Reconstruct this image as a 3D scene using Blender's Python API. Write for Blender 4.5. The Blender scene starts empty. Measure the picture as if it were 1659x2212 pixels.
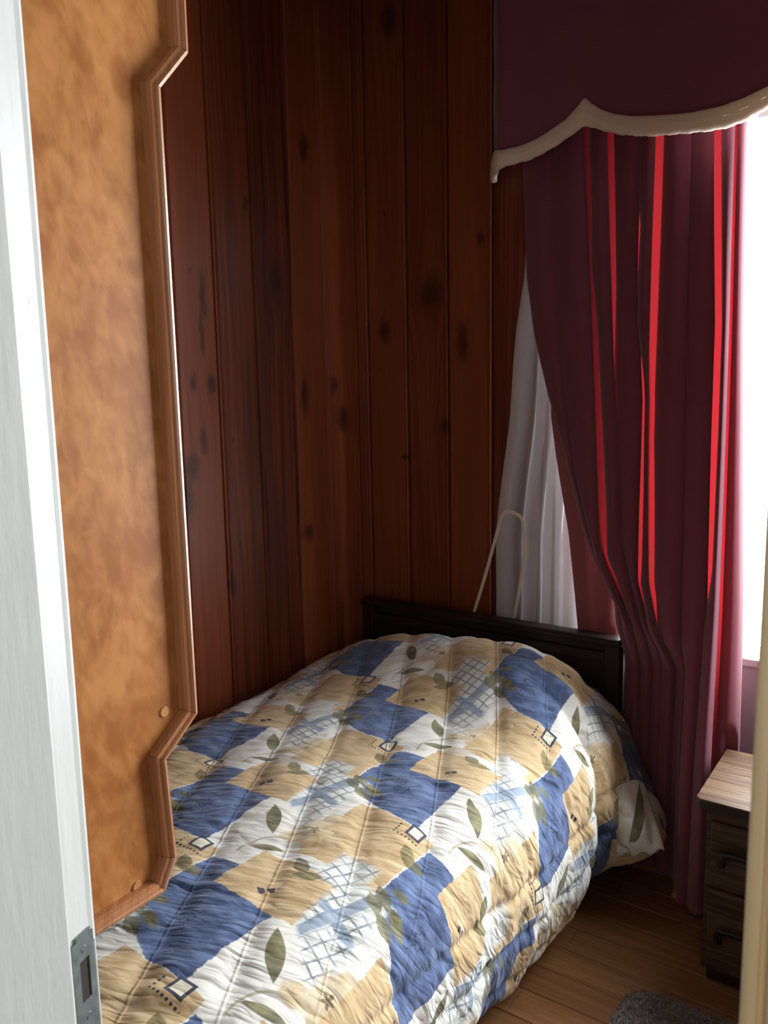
import bpy, bmesh, math, random
import numpy as np
from mathutils import Matrix, Vector
random.seed(7)
S = bpy.context.scene
COL = S.collection

# ------------------------------------------------------------------ camera
CAM = Vector((1.7876, -2.4, 1.455))
F_PX = 1789.0                                   # image taken to be 1659 x 2212
cam = bpy.data.cameras.new('camera')
cam.sensor_fit = 'VERTICAL'; cam.sensor_height = 36.0; cam.sensor_width = 27.0
cam.lens = F_PX / 2212.0 * 36.0
cam.clip_start = 0.01
cam.dof.use_dof = True; cam.dof.focus_distance = 1.45; cam.dof.aperture_fstop = 17.0
co = bpy.data.objects.new('camera', cam); COL.objects.link(co)
M = Matrix(((0.82069301, -0.07246927, 0.56675496, CAM.x),
            (0.57105499, 0.13693684, -0.80940997, CAM.y),
            (-0.01895228, 0.98792536, 0.15376705, CAM.z),
            (0, 0, 0, 1)))
co.matrix_world = M
S.camera = co

# ------------------------------------------------------------------ world, lamps, exposure
W = bpy.data.worlds.new('overcast_sky'); S.world = W; W.use_nodes = True
W.node_tree.nodes['Background'].inputs[0].default_value = (0.95, 0.975, 1.0, 1)
W.node_tree.nodes['Background'].inputs[1].default_value = 24.0

def area(name, loc, rot, sx, sy, power, col=(1, 1, 1), portal=False):
    l = bpy.data.lights.new(name, 'AREA'); l.shape = 'RECTANGLE'; l.size = sx; l.size_y = sy
    l.energy = power; l.color = col
    if portal: l.cycles.is_portal = True
    o = bpy.data.objects.new(name, l); COL.objects.link(o); o.location = loc; o.rotation_euler = rot
    return o
WX0, WX1, WZ0, WZ1 = 0.86, 2.60, 0.655, 2.16    # bedroom window opening
area('window_portal', ((WX0 + WX1) / 2, 0.13, (WZ0 + WZ1) / 2), (math.radians(-90), 0, 0), WX1 - WX0, WZ1 - WZ0, 1, portal=True)
# fill lamp added in the unseen hall to brighten jambs, valance and bed
area('hall_fill', (2.75, -4.05, 1.6), (math.radians(90), 0, math.radians(28)), 1.3, 1.3, 33.0, (0.93, 0.97, 1.0))
S.view_settings.view_transform = 'Standard'; S.view_settings.look = 'None'
S.view_settings.exposure = 0.0; S.view_settings.gamma = 1.0
S.view_settings.use_curve_mapping = False
S.cycles.max_bounces = 10; S.cycles.diffuse_bounces = 5; S.cycles.transmission_bounces = 8
S.cycles.transparent_max_bounces = 16
S.cycles.sample_clamp_indirect = 6.0

# ------------------------------------------------------------------ node expression helper
class NT:
    def __init__(s, name):
        m = bpy.data.materials.new(name); m.use_nodes = True
        s.m = m; s.t = m.node_tree; s.n = s.t.nodes; s.l = s.t.links
        s.b = s.n['Principled BSDF']; s.out = s.n['Material Output']
    def put(s, sock, v):
        if isinstance(v, Ex): s.l.new(v.k, sock)
        elif isinstance(v, (int, float)):
            try: sock.default_value = v
            except TypeError: sock.default_value = (v, v, v, 1)[:len(sock.default_value)]
        elif isinstance(v, tuple):
            sock.default_value = v if len(v) == len(sock.default_value) else tuple(v) + (1,)
        else: s.l.new(v, sock)
    def math(s, op, a, b=0.0, c=None):
        n = s.n.new('ShaderNodeMath'); n.operation = op
        s.put(n.inputs[0], a); s.put(n.inputs[1], b)
        if c is not None: s.put(n.inputs[2], c)
        return Ex(s, n.outputs[0])
    def smooth(s, x, a, b):
        n = s.n.new('ShaderNodeMapRange'); n.interpolation_type = 'SMOOTHSTEP'
        s.put(n.inputs[0], x); s.put(n.inputs[1], a); s.put(n.inputs[2], b)
        return Ex(s, n.outputs[0])
    def ramp(s, x, a, b, c=0.0, d=1.0):
        n = s.n.new('ShaderNodeMapRange')
        for i, v in enumerate((x, a, b, c, d)): s.put(n.inputs[i], v)
        return Ex(s, n.outputs[0])
    def vec(s, x, y, z=0.0):
        n = s.n.new('ShaderNodeCombineXYZ')
        for i, v in enumerate((x, y, z)): s.put(n.inputs[i], v)
        return Ex(s, n.outputs[0])
    def sep(s, v):
        n = s.n.new('ShaderNodeSeparateXYZ'); s.put(n.inputs[0], v)
        return [Ex(s, o) for o in n.outputs]
    def pos(s):
        return s.sep(s.n.new('ShaderNodeNewGeometry').outputs['Position'])
    def uv(s):
        n = s.n.new('ShaderNodeUVMap'); n.uv_map = 'UVMap'
        return s.sep(n.outputs[0])[:2]
    def noise(s, v, scale=1.0, detail=2.0, rough=0.5, dist=0.0):
        n = s.n.new('ShaderNodeTexNoise'); s.put(n.inputs['Vector'], v)
        n.inputs['Scale'].default_value = scale; n.inputs['Detail'].default_value = detail
        n.inputs['Roughness'].default_value = rough; n.inputs['Distortion'].default_value = dist
        return Ex(s, n.outputs[0])
    def mix(s, f, a, b):
        n = s.n.new('ShaderNodeMix'); n.data_type = 'RGBA'
        s.put(n.inputs['Factor'], f); s.put(n.inputs[6], a); s.put(n.inputs[7], b)
        return Ex(s, n.outputs[2])
    def bump(s, h, strength=1.0, dist=0.01):
        n = s.n.new('ShaderNodeBump'); s.put(n.inputs['Height'], h)
        n.inputs['Strength'].default_value = strength; n.inputs['Distance'].default_value = dist
        return Ex(s, n.outputs[0])
    def fin(s, col=None, rough=0.6, normal=None, spec=0.5, **kw):
        if col is not None: s.put(s.b.inputs['Base Color'], col)
        s.put(s.b.inputs['Roughness'], rough); s.put(s.b.inputs['Specular IOR Level'], spec)
        if normal is not None: s.put(s.b.inputs['Normal'], normal)
        for k, v in kw.items(): s.put(s.b.inputs[k.replace('_', ' ')], v)
        return s.m
class Ex:
    def __init__(s, t, k): s.t = t; s.k = k
    def __add__(s, o): return s.t.math('ADD', s, o)
    __radd__ = __add__
    def __sub__(s, o): return s.t.math('SUBTRACT', s, o)
    def __rsub__(s, o): return s.t.math('SUBTRACT', o, s)
    def __mul__(s, o): return s.t.math('MULTIPLY', s, o)
    __rmul__ = __mul__
    def __truediv__(s, o): return s.t.math('DIVIDE', s, o)
    def __neg__(s): return s.t.math('MULTIPLY', s, -1.0)
    def abs(s): return s.t.math('ABSOLUTE', s)
    def round(s): return s.t.math('ROUND', s)
    def floor(s): return s.t.math('FLOOR', s)
    def sin(s): return s.t.math('SINE', s)
    def sqrt(s): return s.t.math('SQRT', s)
    def min(s, o): return s.t.math('MINIMUM', s, o)
    def max(s, o): return s.t.math('MAXIMUM', s, o)
    def pow(s, o): return s.t.math('POWER', s, o)

def srgb(r, g, b):
    f = lambda c: (c / 255 / 12.92) if c <= 10.31 else ((c / 255 + 0.055) / 1.055) ** 2.4
    return (f(r), f(g), f(b), 1.0)

# ------------------------------------------------------------------ materials
def pine(name, axis):
    """stained knotty pine boards; axis 0: wall in the YZ plane, 1: wall in the XZ plane"""
    t = NT(name); p = t.pos(); h = p[1] if axis == 0 else p[0]; z = p[2]
    pitch, off = (0.165, 0.0) if axis == 0 else (0.162, 0.052)
    idn = ((h - off) / pitch).floor()
    tone = t.noise(t.vec(idn * 7.31, 3.7, 1.0), 1.0, 0.0)
    if axis == 0:
        K = [(-.411, 1.778, .022, .055), (-.718, 1.707, .010, .05), (-.729, 1.60, .008, .05), (-.743, 1.304, .011, .03), (-.792, 1.225, .020, .035),
             (-.812, 1.150, .016, .05), (-.655, .859, .012, .030), (-.53, 1.982, .009, .018), (-.769, 1.475, .010, .02), (-.70, 1.46, .014, .022),
             (-.290, .962, .020, .022), (-.09, 1.333, .030, .03), (-.286, 1.42, .015, .05), (-.62, 1.30, .004, .006), (-.25, 2.2, .015, .03), (-.13, 1.45, .02, .02)]
    else:
        K = [(.123, 1.633, .020, .028), (.311, 1.74, .035, .05), (.43, 1.581, .016, .05), (.164, 2.62, .024, .04), (.36, 1.31, .015, .02), (.20, 1.2, .01, .01), (.5, 1.9, .012, .02)]
    kn = None; bend = None
    hk = h + (t.noise(t.vec(h * 28.0, z * 22.0, 6.0), 1.0, 2.0) - .5) * .030; zk = z + (t.noise(t.vec(h * 24.0, z * 18.0, 16.0), 1.0, 2.0) - .5) * .055
    for i, (a, b, ra, rb) in enumerate(K):
        dx = (hk - a) / ra; dz = (zk - b) / rb
        r2 = dx * dx + dz * dz
        g = (r2 * -0.6); g = t.math('EXPONENT', g)
        w = t.math('EXPONENT', r2 * -0.16)
        kn = g if kn is None else kn.max(g)
        wb = w * dx * ra
        bend = wb if bend is None else bend + wb
    warp = t.noise(t.vec(h * 3.0, z * 0.9, idn), 1.0, 2.0) * 0.05
    hh = h - bend * 0.75 + warp
    grain = t.noise(t.vec(hh * 60.0, z * 1.3, idn * 3.0), 1.0, 3.0, 0.6)
    fine = t.noise(t.vec(hh * 420.0, z * 5.0, idn), 1.0, 2.0)
    blot = t.noise(t.vec(h * 5.0, z * 2.0, 9.0), 1.0, 3.0)
    spot = t.noise(t.vec(h * 26.0, z * 15.0, 4.0), 1.0, 1.0)
    c = t.mix(t.smooth(grain, .30, .72), (0.070, 0.014, 0.008), (0.195, 0.043, 0.018))
    c = t.mix(t.smooth(blot, .45, .75) * 0.55, c, (0.075, 0.016, 0.007))
    c = t.mix(t.smooth(tone, .35, .7) * 0.5, c, (0.31, 0.076, 0.026))
    c = t.mix(t.smooth(fine, .5, .8) * 0.25, c, (0.09, 0.020, 0.009))
    kk = t.smooth(kn + (t.noise(t.vec(h * 70.0, z * 40.0, 2.0), 1.0, 3.0) - .5) * 0.9, .25, 1.0)
    c = t.mix(kk * 0.78, c, (0.035, 0.012, 0.008))
    c = t.mix(t.smooth(kn, .02, .6) * 0.55, c, (0.06, 0.016, 0.008))
    c = t.mix(t.smooth(spot, .74, .80) * 0.7, c, (0.05, 0.015, 0.010))
    return t.fin(c, t.ramp(grain, 0.0, 1.0, 0.30, 0.46), t.bump(grain * 0.6 + fine * 0.2, 0.25, 0.002), 0.3)
M_PL = pine('pine_boards_left', 0); M_PB = pine('pine_boards_back', 1)

def plain(name, col, rough=0.6, nscale=40.0, amt=0.12, bump=0.1, spec=0.5, **kw):
    t = NT(name); x, y, z = t.pos(); n = t.noise(t.vec(x, y, z), nscale, 3.0)
    dk = tuple(c * (1 - amt * 2) for c in col[:3])
    return t.fin(t.mix(n, dk, tuple(c for c in col[:3])), rough, t.bump(n, bump, 0.002), spec, **kw)
M_BACK = plain('dark_gap_wood', (0.02, 0.008, 0.005), 0.9)
M_CEIL = plain('ceiling_board', (0.30, 0.22, 0.15), 0.8)
M_HALL = plain('hall_paint', (0.62, 0.64, 0.62), 0.7, 8.0, 0.03)
M_DARKW = plain('dark_stained_wood', (0.020, 0.010, 0.008), 0.5, 30.0, 0.2, spec=.3)
M_STEEL = None
t = NT('worn_zinc'); x, y, z = t.pos(); n = t.noise(t.vec(x, y, z), 90.0, 4.0)
M_STEEL = t.fin(t.mix(n, (0.17, 0.21, 0.21), (0.30, 0.35, 0.34)), t.ramp(n, 0, 1, .35, .6), t.bump(n, .1, .001), 0.5, Metallic=0.75)
M_HOLE = plain('mortise_dark', (0.035, 0.022, 0.015), 0.9)
M_MORT = plain('mortise_wood', (0.22, 0.085, 0.045), 0.8)
M_PULL = plain('bronze_pull', (0.03, 0.024, 0.02), 0.45, 60.0, 0.2, Metallic=0.6)

def white_paint():
    t = NT('old_white_gloss_paint'); x, y, z = t.pos()
    n = t.noise(t.vec(x * 6, y * 30, z * 5), 4.0, 4.0); n2 = t.noise(t.vec(x, y, z), 70.0, 2.0)
    chip = t.smooth(t.noise(t.vec(x * 60, y * 60, z * 32), 1.0, 1.0), .77, .80)
    c = t.mix(n, (0.60, 0.62, 0.60), (0.69, 0.71, 0.69)); c = t.mix(chip * .5, c, (0.42, 0.40, 0.34))
    return t.fin(c, 0.38, t.bump(n * .6 + n2 * .25 - chip * .5, 0.3, 0.002), 0.5)
M_WHITE = white_paint()

def birch():
    t = NT('varnished_birch_ply'); x, y, z = t.pos()
    w = t.noise(t.vec(y * 5, z * 3, x), 1.0, 2.0) * 0.06
    a = t.noise(t.vec((y + w) * 15, z * 8.5, x), 1.0, 3.0, .6, .8)
    b = t.noise(t.vec((y + w) * 50 + z * 10, z * 30, x), 1.0, 2.0, .55, .4)
    band = t.noise(t.vec(y * 2.0 + z, z * 7.0, 3.3), 1.0, 2.0)
    f = t.noise(t.vec(y * 500, z * 9, x), 1.0, 2.0)
    c = t.mix(t.smooth(a * .6 + b * .4, .34, .68), (0.345, 0.122, 0.034), (0.545, 0.238, 0.076))
    c = t.mix(t.smooth(band, .52, .74) * .75, c, (0.29, 0.100, 0.030))
    # dark flecks and the drip-shaped stain of the photographed sheet
    fl = t.smooth(t.noise(t.vec(y * 90, z * 13, 7.0), 1.0, 1.0), .80, .86)
    c = t.mix(fl * .7, c, (0.16, 0.05, 0.018))
    c = t.mix(t.smooth(f, .5, .8) * .12, c, (0.30, 0.11, 0.04))
    return t.fin(c, t.ramp(b, 0, 1, .32, .46), t.bump(b * .5 + f * .12, .18, .002), 0.2, Coat_Weight=0.12, Coat_Roughness=0.25)
M_BIRCH = birch()
def lipwood(name, c0, c1, rough=.35):
    t = NT(name); x, y, z = t.pos()
    g = t.noise(t.vec(x * 300 + y * 260, z * 6 + y * 10, x * 40), 1.0, 3.0)
    return t.fin(t.mix(t.smooth(g, .3, .7), c0, c1), rough, t.bump(g, .15, .001), .5, Coat_Weight=.3, Coat_Roughness=.3)
M_LIP = lipwood('moulding_wood', (0.36, 0.140, 0.055), (0.47, 0.205, 0.090))
M_CAP = plain('screw_cap_plastic', (0.60, 0.27, 0.10), 0.4, 20.0, .03)
M_TAN = lipwood('pale_varnished_casing', (0.60, 0.43, 0.22), (0.74, 0.57, 0.33), .5)

def oak(name, c0, c1, ax=0, rough=.4):
    t = NT(name); p = t.pos(); a = p[1 - ax] if ax < 2 else p[0]; l = p[ax]
    w = t.noise(t.vec(l * 2.0, a * 3.0, p[2]), 1.0, 2.0) * .04
    if ax == 9: pass
    g = t.noise(t.vec((a + w) * 130, l * 5.0, p[2] * 130), 1.0, 3.0, .6)
    g2 = t.noise(t.vec((a + w) * 32, l * 1.6, p[2] * 30), 1.0, 2.0)
    c = t.mix(t.smooth(g * .65 + g2 * .35, .40, .58), c0, c1)
    return t.fin(c, rough, t.bump(g, .2, .001), .22)
M_OAKTOP = oak('oak_laminate', (0.060, 0.028, 0.013), (0.155, 0.092, 0.050), 0, .5)
M_OAKFR = oak('dark_oak_front', (0.030, 0.015, 0.008), (0.075, 0.040, 0.020), 0, .6)

def floor_mat():
    t = NT('floor_boards_varnished'); x, y, z = t.pos()
    idn = (y / 0.0925).floor(); seg = ((x + idn * .377) / 1.1).floor()
    tone = t.noise(t.vec(idn * 5.17, seg * 9.3, 2.0), 1.0, 0.0)
    g = t.noise(t.vec(x * 3.0, y * 70, idn * 3), 1.0, 3.0, .6)
    c = t.mix(t.smooth(g, .3, .7), (0.18, 0.078, 0.029), (0.31, 0.148, 0.060))
    c = t.mix(t.smooth(tone, .3, .7) * .5, c, (0.17, 0.070, 0.026))
    return t.fin(c, t.ramp(g, 0, 1, .26, .38), t.bump(g, .1, .001), .5)
M_FLOOR = floor_mat()

def cloth(name, col, trans_col, tmix, alpha=0.0, sheen=0.3, weave=True, uv=False):
    t = NT(name); n = t.n
    x, y, z = t.pos()
    nn = t.noise(t.vec(x * 700, y * 700, z * 250), 1.0, 1.0); n2 = t.noise(t.vec(x, y, z), 9.0, 2.0)
    c = t.mix(nn * .5 + n2 * .5, tuple(k * .82 for k in col), tuple(min(1, k * 1.15) for k in col))
    b = t.bump(nn, .12, .0006)
    t.fin(c, .85, b, .25, Sheen_Weight=sheen, Sheen_Roughness=.5)
    tr = n.new('ShaderNodeBsdfTranslucent'); tr.inputs[0].default_value = tuple(trans_col) + (1,)
    m = n.new('ShaderNodeMixShader'); m.inputs[0].default_value = tmix
    t.l.new(t.b.outputs[0], m.inputs[1]); t.l.new(tr.outputs[0], m.inputs[2]); o = m
    if alpha > 0:
        tp = n.new('ShaderNodeBsdfTransparent'); m2 = n.new('ShaderNodeMixShader'); m2.inputs[0].default_value = alpha
        t.l.new(m.outputs[0], m2.inputs[1]); t.l.new(tp.outputs[0], m2.inputs[2]); o = m2
    t.l.new(o.outputs[0], t.out.inputs[0])
    return t.m
M_DRAPE = cloth('maroon_drape_cloth', (0.20, 0.050, 0.080), (0.80, 0.035, 0.045), .085)
M_DRAPEIN = cloth('drape_lining_cloth', (0.19, 0.070, 0.066), (0.5, 0.06, 0.06), .008)
M_VAL = cloth('maroon_valance_cloth', (0.20, 0.055, 0.095), (0.3, 0.02, 0.03), .03, sheen=.2)
M_TRIM = cloth('cream_satin_trim', (0.84, 0.68, 0.56), (0.7, 0.6, 0.45), .12, sheen=.2)
M_SHEER = cloth('white_sheer_voile', (0.44, 0.40, 0.41), (0.85, 0.85, 0.90), .12, .42, .0)
M_SHEERH = cloth('white_sheer_hem', (0.52, 0.46, 0.47), (0.85, 0.84, 0.88), .15, .10, .0)
M_TAPE = cloth('cream_tape', (0.80, 0.68, 0.52), (0.6, 0.5, 0.4), .1)

def rugmat():
    t = NT('grey_shag'); x, y, z = t.pos()
    n = t.noise(t.vec(x, y, z), 220.0, 3.0); n2 = t.noise(t.vec(x, y, z), 18.0, 2.0)
    return t.fin(t.mix(n * .6 + n2 * .4, (0.10, 0.085, 0.085), (0.33, 0.29, 0.29)), .95, t.bump(n, .8, .004), .1)
M_RUG = rugmat()
def glassmat():
    t = NT('window_glass'); n = t.n
    tp = n.new('ShaderNodeBsdfTransparent'); tp.inputs[0].default_value = (.97, .98, .98, 1)
    g = n.new('ShaderNodeBsdfGlossy'); g.inputs['Roughness'].default_value = .02
    m = n.new('ShaderNodeMixShader'); m.inputs[0].default_value = .05
    t.l.new(tp.outputs[0], m.inputs[1]); t.l.new(g.outputs[0], m.inputs[2]); t.l.new(m.outputs[0], t.out.inputs[0])
    return t.m
M_GLASS = glassmat()

# printed patchwork of the comforter, in cloth metres (UV = metres across / along)
LO = (0.649, -1.405); LA = (0.258, -0.279); LB = (0.302, 0.286)
DET = LA[0] * LB[1] - LA[1] * LB[0]
def print_mat():
    t = NT('patchwork_print_cotton'); u0, v0 = t.uv()
    du = (t.noise(t.vec(u0, v0, 0.0), 4.0, 1.0) - .5) * .018
    dv = (t.noise(t.vec(u0, v0, 5.0), 4.0, 1.0) - .5) * .018
    ju = (t.noise(t.vec(u0, v0, 9.0), 150.0, 0.0) - .5) * .005
    jv = (t.noise(t.vec(u0, v0, 3.0), 150.0, 0.0) - .5) * .005
    u = u0 + du + ju; v = v0 + dv + jv; us = u0 + du; vs = v0 + dv
    wc = t.noise(t.vec(u0, v0, 1.0), 22.0, 3.0, .6); wc2 = t.noise(t.vec(u0 * 18, v0 * 46, 2.0), 1.0, 3.0, .6)
    wc3 = t.noise(t.vec(u0, v0, 7.7), 9.0, 2.0)
    def wrap(cx, cy, crisp=True):
        a, b = (us, vs) if crisp else (u, v)
        x = a - (LO[0] + cx); y = b - (LO[1] + cy)
        s = (x * LB[1] - y * LB[0]) / DET; r = (y * LA[0] - x * LA[1]) / DET
        s = s - s.round(); r = r - r.round()
        return s * LA[0] + r * LB[0] + cx, s * LA[1] + r * LB[1] + cy
    def box(x, y, x0, x1, y0, y1, e=.0012):
        hx = (x1 - x0) / 2; hy = (y1 - y0) / 2
        m = (hx - (x - (x0 + hx)).abs()).min(hy - (y - (y0 + hy)).abs())
        return t.smooth(m, -e, e)
    def leaf(x, y, p0, p1, hw, e=.0012):
        L = math.hypot(p1[0] - p0[0], p1[1] - p0[1]); ex, ey = (p1[0] - p0[0]) / L, (p1[1] - p0[1]) / L
        k = ((x - p0[0]) * ex + (y - p0[1]) * ey) / L
        d = ((x - p0[0]) * ey - (y - p0[1]) * ex).abs()
        return t.smooth(k * (1.0 - k) * (4 * hw) - d, -e, e)
    def mx(*ms):
        r = ms[0]
        for m in ms[1:]: r = r.max(m)
        return r
    WHITE = t.mix(wc, (0.70, 0.68, 0.62), (0.86, 0.85, 0.80))
    TAN = t.mix(t.smooth(wc2, .3, .7), (0.54, 0.37, 0.19), (0.69, 0.52, 0.31))
    TANL = t.mix(t.smooth(wc, .40, .60), (0.56, 0.40, 0.20), (0.70, 0.56, 0.33))
    BLUE = t.mix(t.smooth(wc * .5 + wc2 * .5, .38, .62), (0.062, 0.092, 0.200), (0.140, 0.205, 0.375))
    OLIVE = t.mix(t.smooth(wc, .3, .7), (0.085, 0.078, 0.025), (0.24, 0.22, 0.095))
    NAVY = (0.022, 0.026, 0.065)
    c = WHITE
    # tan field left of the small diamond
    x, y = wrap(-.065, -.095, False)
    c = t.mix(box(x, y, -.140, .040, -.198, .010), c, TAN)
    # flower, leaves and stem on the white field
    x, y = wrap(.13, .12)
    fx = x - .152; fy = y - .158; r = (fx * fx + fy * fy).sqrt(); th = t.math('ARCTAN2', fy, fx)
    pet = r - (th * 5.0 + .6).sin() * .016 + (wc - .5) * .05
    c = t.mix(t.smooth(pet, .064, .052) * .70, c, TANL)
    c = t.mix(t.smooth((pet - .035).abs(), .014, .0) * t.smooth(wc2, .4, .6) * .4, c, (0.50, 0.33, 0.14))
    c = t.mix(box(x, y, .13, .21, .02, .10, .02) * t.smooth(wc3, .45, .6) * .5, c, TANL)
    c = t.mix(t.smooth(r - (th * 5.0).sin() * .0035 + (wc2 - .5) * .014, .010, .006) * .8, c, (0.15, 0.10, 0.035))
    sx = x - .155; sy = y - .035; sr = (sx * sx + sy * sy).sqrt()
    c = t.mix(t.smooth((sr - .085).abs(), .0030, .0015) * t.smooth(sx, -.02, -.04) * t.smooth(sy, -.03, 0.0) * .7, c, (0.34, 0.31, 0.17))
    c = t.mix(mx(leaf(x, y, (.024, .182), (.088, .104), .0155), leaf(x, y, (.072, .048), (.140, .080), .0095)) * .92, c, OLIVE)
    # blue field and its scribbled flower
    x, y = wrap(-.11, .13, False)
    cut = t.smooth(y + (x + .10) * .45 + .0, .012, .016)
    bl = mx(box(x, y, -.215, -.006, .012, .203) * cut, box(x, y, -.215, -.142, .10, .268))
    c = t.mix(bl, c, BLUE)
    fx = x + .108; fy = y - .112; r = (fx * fx + fy * fy).sqrt(); th = t.math('ARCTAN2', fy, fx)
    ray = t.smooth((th * 3.5).sin().abs() * r, .0042, .0020) * t.smooth(r, .052, .040) * t.smooth(r, .012, .016)
    ring = t.smooth((r - .014 - (th * 4.0).sin() * .003).abs(), .0024, .0012)
    c = t.mix(ray.max(ring) * .65, c, NAVY)
    # second tan field with its pair of tiny diamonds
    x, y = wrap(-.055, .262, False)
    c = t.mix(box(x, y, -.145, .035, .202, .335), c, TAN)
    def dia(cx, cy, s): return t.smooth((x - cx).abs() * .8 + (y - cy).abs(), s, s * .75)
    c = t.mix(mx(dia(-.064, .236, .0085), dia(-.050, .247, .0085)) * .95, c, NAVY)
    # plaid field
    x, y = wrap(.055, .265, False)
    pm = mx(box(x, y, .032, .125, .135, .375, .010), box(x, y, -.018, .060, .325, .420, .010)) * t.smooth(y + (x - .035) * .85, .205, .222) * t.smooth(wc3 + t.smooth(y, .12, .24) * .3, .44, .56)
    pc = t.mix(wc, (0.62, 0.66, 0.62), (0.86, 0.87, 0.82))
    xj, yj = x, y
    x, y = wrap(.055, .265)
    sl = -.30
    xr = x + (y - .27) * sl; yr = y - (x - .068) * sl
    g1 = t.math('PINGPONG', xr + .0115, .0115); g2 = t.math('PINGPONG', yr, .0125)
    ln = t.smooth(g1, .0028, .0012).max(t.smooth(g2, .0028, .0012)) * t.smooth(wc3, .38, .54)
    pc = t.mix(ln * .75, pc, (0.075, 0.11, 0.19))
    band = t.smooth((xr - .066).abs(), .013, .009).max(t.smooth((yr - .272).abs(), .013, .009))
    pc = t.mix(band * .80, pc, t.mix(wc, (0.10, 0.16, 0.29), (0.24, 0.34, 0.48)))
    c = t.mix(pm * .92, c, pc)
    x, y = xj, yj
    # leaf sprays over the joins
    lf = mx(leaf(x, y, (-.075, .350), (-.030, .315), .015), leaf(x, y, (-.050, .300), (.000, .330), .013),
            leaf(x, y, (.075, .365), (.115, .340), .014), leaf(x, y, (.110, .345), (.160, .320), .014), leaf(x, y, (.125, .375), (.165, .350), .011))
    c = t.mix(lf * .8, c, OLIVE)
    x, y = wrap(-.20, .16)
    lf = mx(leaf(x, y, (-.255, .235), (-.215, .195), .014), leaf(x, y, (-.235, .20), (-.185, .215), .012), leaf(x, y, (-.225, .105), (-.18, .075), .015),
            leaf(x, y, (-.185, .085), (-.125, .062), .013), leaf(x, y, (-.205, .12), (-.165, .125), .010))
    c = t.mix(lf * .8, c, OLIVE)
    # small outlined square with its dotted corner
    x, y = wrap(0.0, 0.0)
    q = x.abs().max(y.abs())
    c = t.mix(t.smooth(q, .0175, .0165), c, (0.80, 0.78, 0.60))
    c = t.mix(t.smooth((q - .0150).abs(), .0034, .0024) * .95, c, NAVY)
    px = t.math('PINGPONG', x + .036, .0045) - .0; py = t.math('PINGPONG', y + .027, .0045) - .0
    d1 = (px * px + (y + .027) * (y + .027)).sqrt(); d1 = d1 + t.smooth(x, -.040, -.0401) + t.smooth(x, .026, .0261)
    d2 = (py * py + (x + .036) * (x + .036)).sqrt(); d2 = d2 + t.smooth(y, -.030, -.0301) + t.smooth(y, .006, .0061)
    c = t.mix(t.smooth(d1.min(d2), .0030, .0020) * .95, c, NAVY)
    # woven relief and the gathered puckers running across the seams
    s1 = (u0 + v0 * .52) / 1.127; s2 = (v0 - u0 * .52) / 1.127
    w1 = t.noise(t.vec(u0, v0, 2.0), 7.0, 1.0) * 1.6
    pk = t.noise(t.vec(s1 * 9.0, s2 * 36.0 + w1, 0.0), 1.0, 1.0, .5, .35)
    pk2 = t.noise(t.vec(s1 * 20.0, s2 * 74.0 + w1 * 2.0, 4.0), 1.0, 1.0, .5, .4)
    pk = 1.0 - (pk * 2.0 - 1.0).abs() * 1.6; pk2 = 1.0 - (pk2 * 2.0 - 1.0).abs() * 1.6
    sd = t.math('PINGPONG', u0 + v0 * .52 - .105 + 3.0, .075)
    near = t.smooth(sd, .075, .01)
    seam = t.smooth(sd, .0, .005)
    wv = t.noise(t.vec(u0, v0, 0.0), 900.0, 0.0)
    return t.fin(c, .78, t.bump(pk * (.45 + near * .35) + pk2 * .22 + seam * .16 + wv * .008, .62, .011), .25, Sheen_Weight=.15)
M_PRINT = print_mat()

# ------------------------------------------------------------------ mesh helpers
def link(name, me, mat, parent=None, label=None, cat=None, kind=None, group=None, smooth=False):
    o = bpy.data.objects.new(name, me); COL.objects.link(o)
    if mat is not None and not me.materials: me.materials.append(mat)
    if smooth:
        me.polygons.foreach_set('use_smooth', [True] * len(me.polygons))
    if parent is not None: o.parent = parent
    if label: o['label'] = label
    if cat: o['category'] = cat
    if kind: o['kind'] = kind
    if group: o['group'] = group
    return o
def empty(name, label=None, cat=None, loc=(0, 0, 0), kind=None):
    o = bpy.data.objects.new(name, None); COL.objects.link(o); o.location = loc
    o.empty_display_size = .05
    if label: o['label'] = label
    if cat: o['category'] = cat
    if kind: o['kind'] = kind
    return o
def bm_mesh(bm, name):
    bmesh.ops.recalc_face_normals(bm, faces=bm.faces)
    me = bpy.data.meshes.new(name); bm.to_mesh(me); bm.free(); return me
def add_box(bm, a, b, bev=0.0, seg=1, rot=None):
    g = bmesh.ops.create_cube(bm, size=1.0)
    vs = g['verts']
    c = [(a[i] + b[i]) / 2 for i in range(3)]; d = [abs(b[i] - a[i]) for i in range(3)]
    for v in vs:
        v.co = Vector((v.co.x * d[0], v.co.y * d[1], v.co.z * d[2]))
    if bev > 0:
        es = list({e for v in vs for e in v.link_edges})
        r = bmesh.ops.bevel(bm, geom=es, offset=bev, segments=seg, affect='EDGES', profile=.5)
        vs = list({v for f in r['faces'] for v in f.verts} | {v for v in vs if v.is_valid})
    for v in vs:
        if rot is not None: v.co = rot @ v.co
        v.co += Vector(c)
def boxo(name, a, b, mat, parent=None, bev=0.0, seg=1, off=(0, 0, 0), **kw):
    bm = bmesh.new(); add_box(bm, a, b, bev, seg)
    return link(name, bm_mesh(bm, name), mat, parent, **kw)
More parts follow.
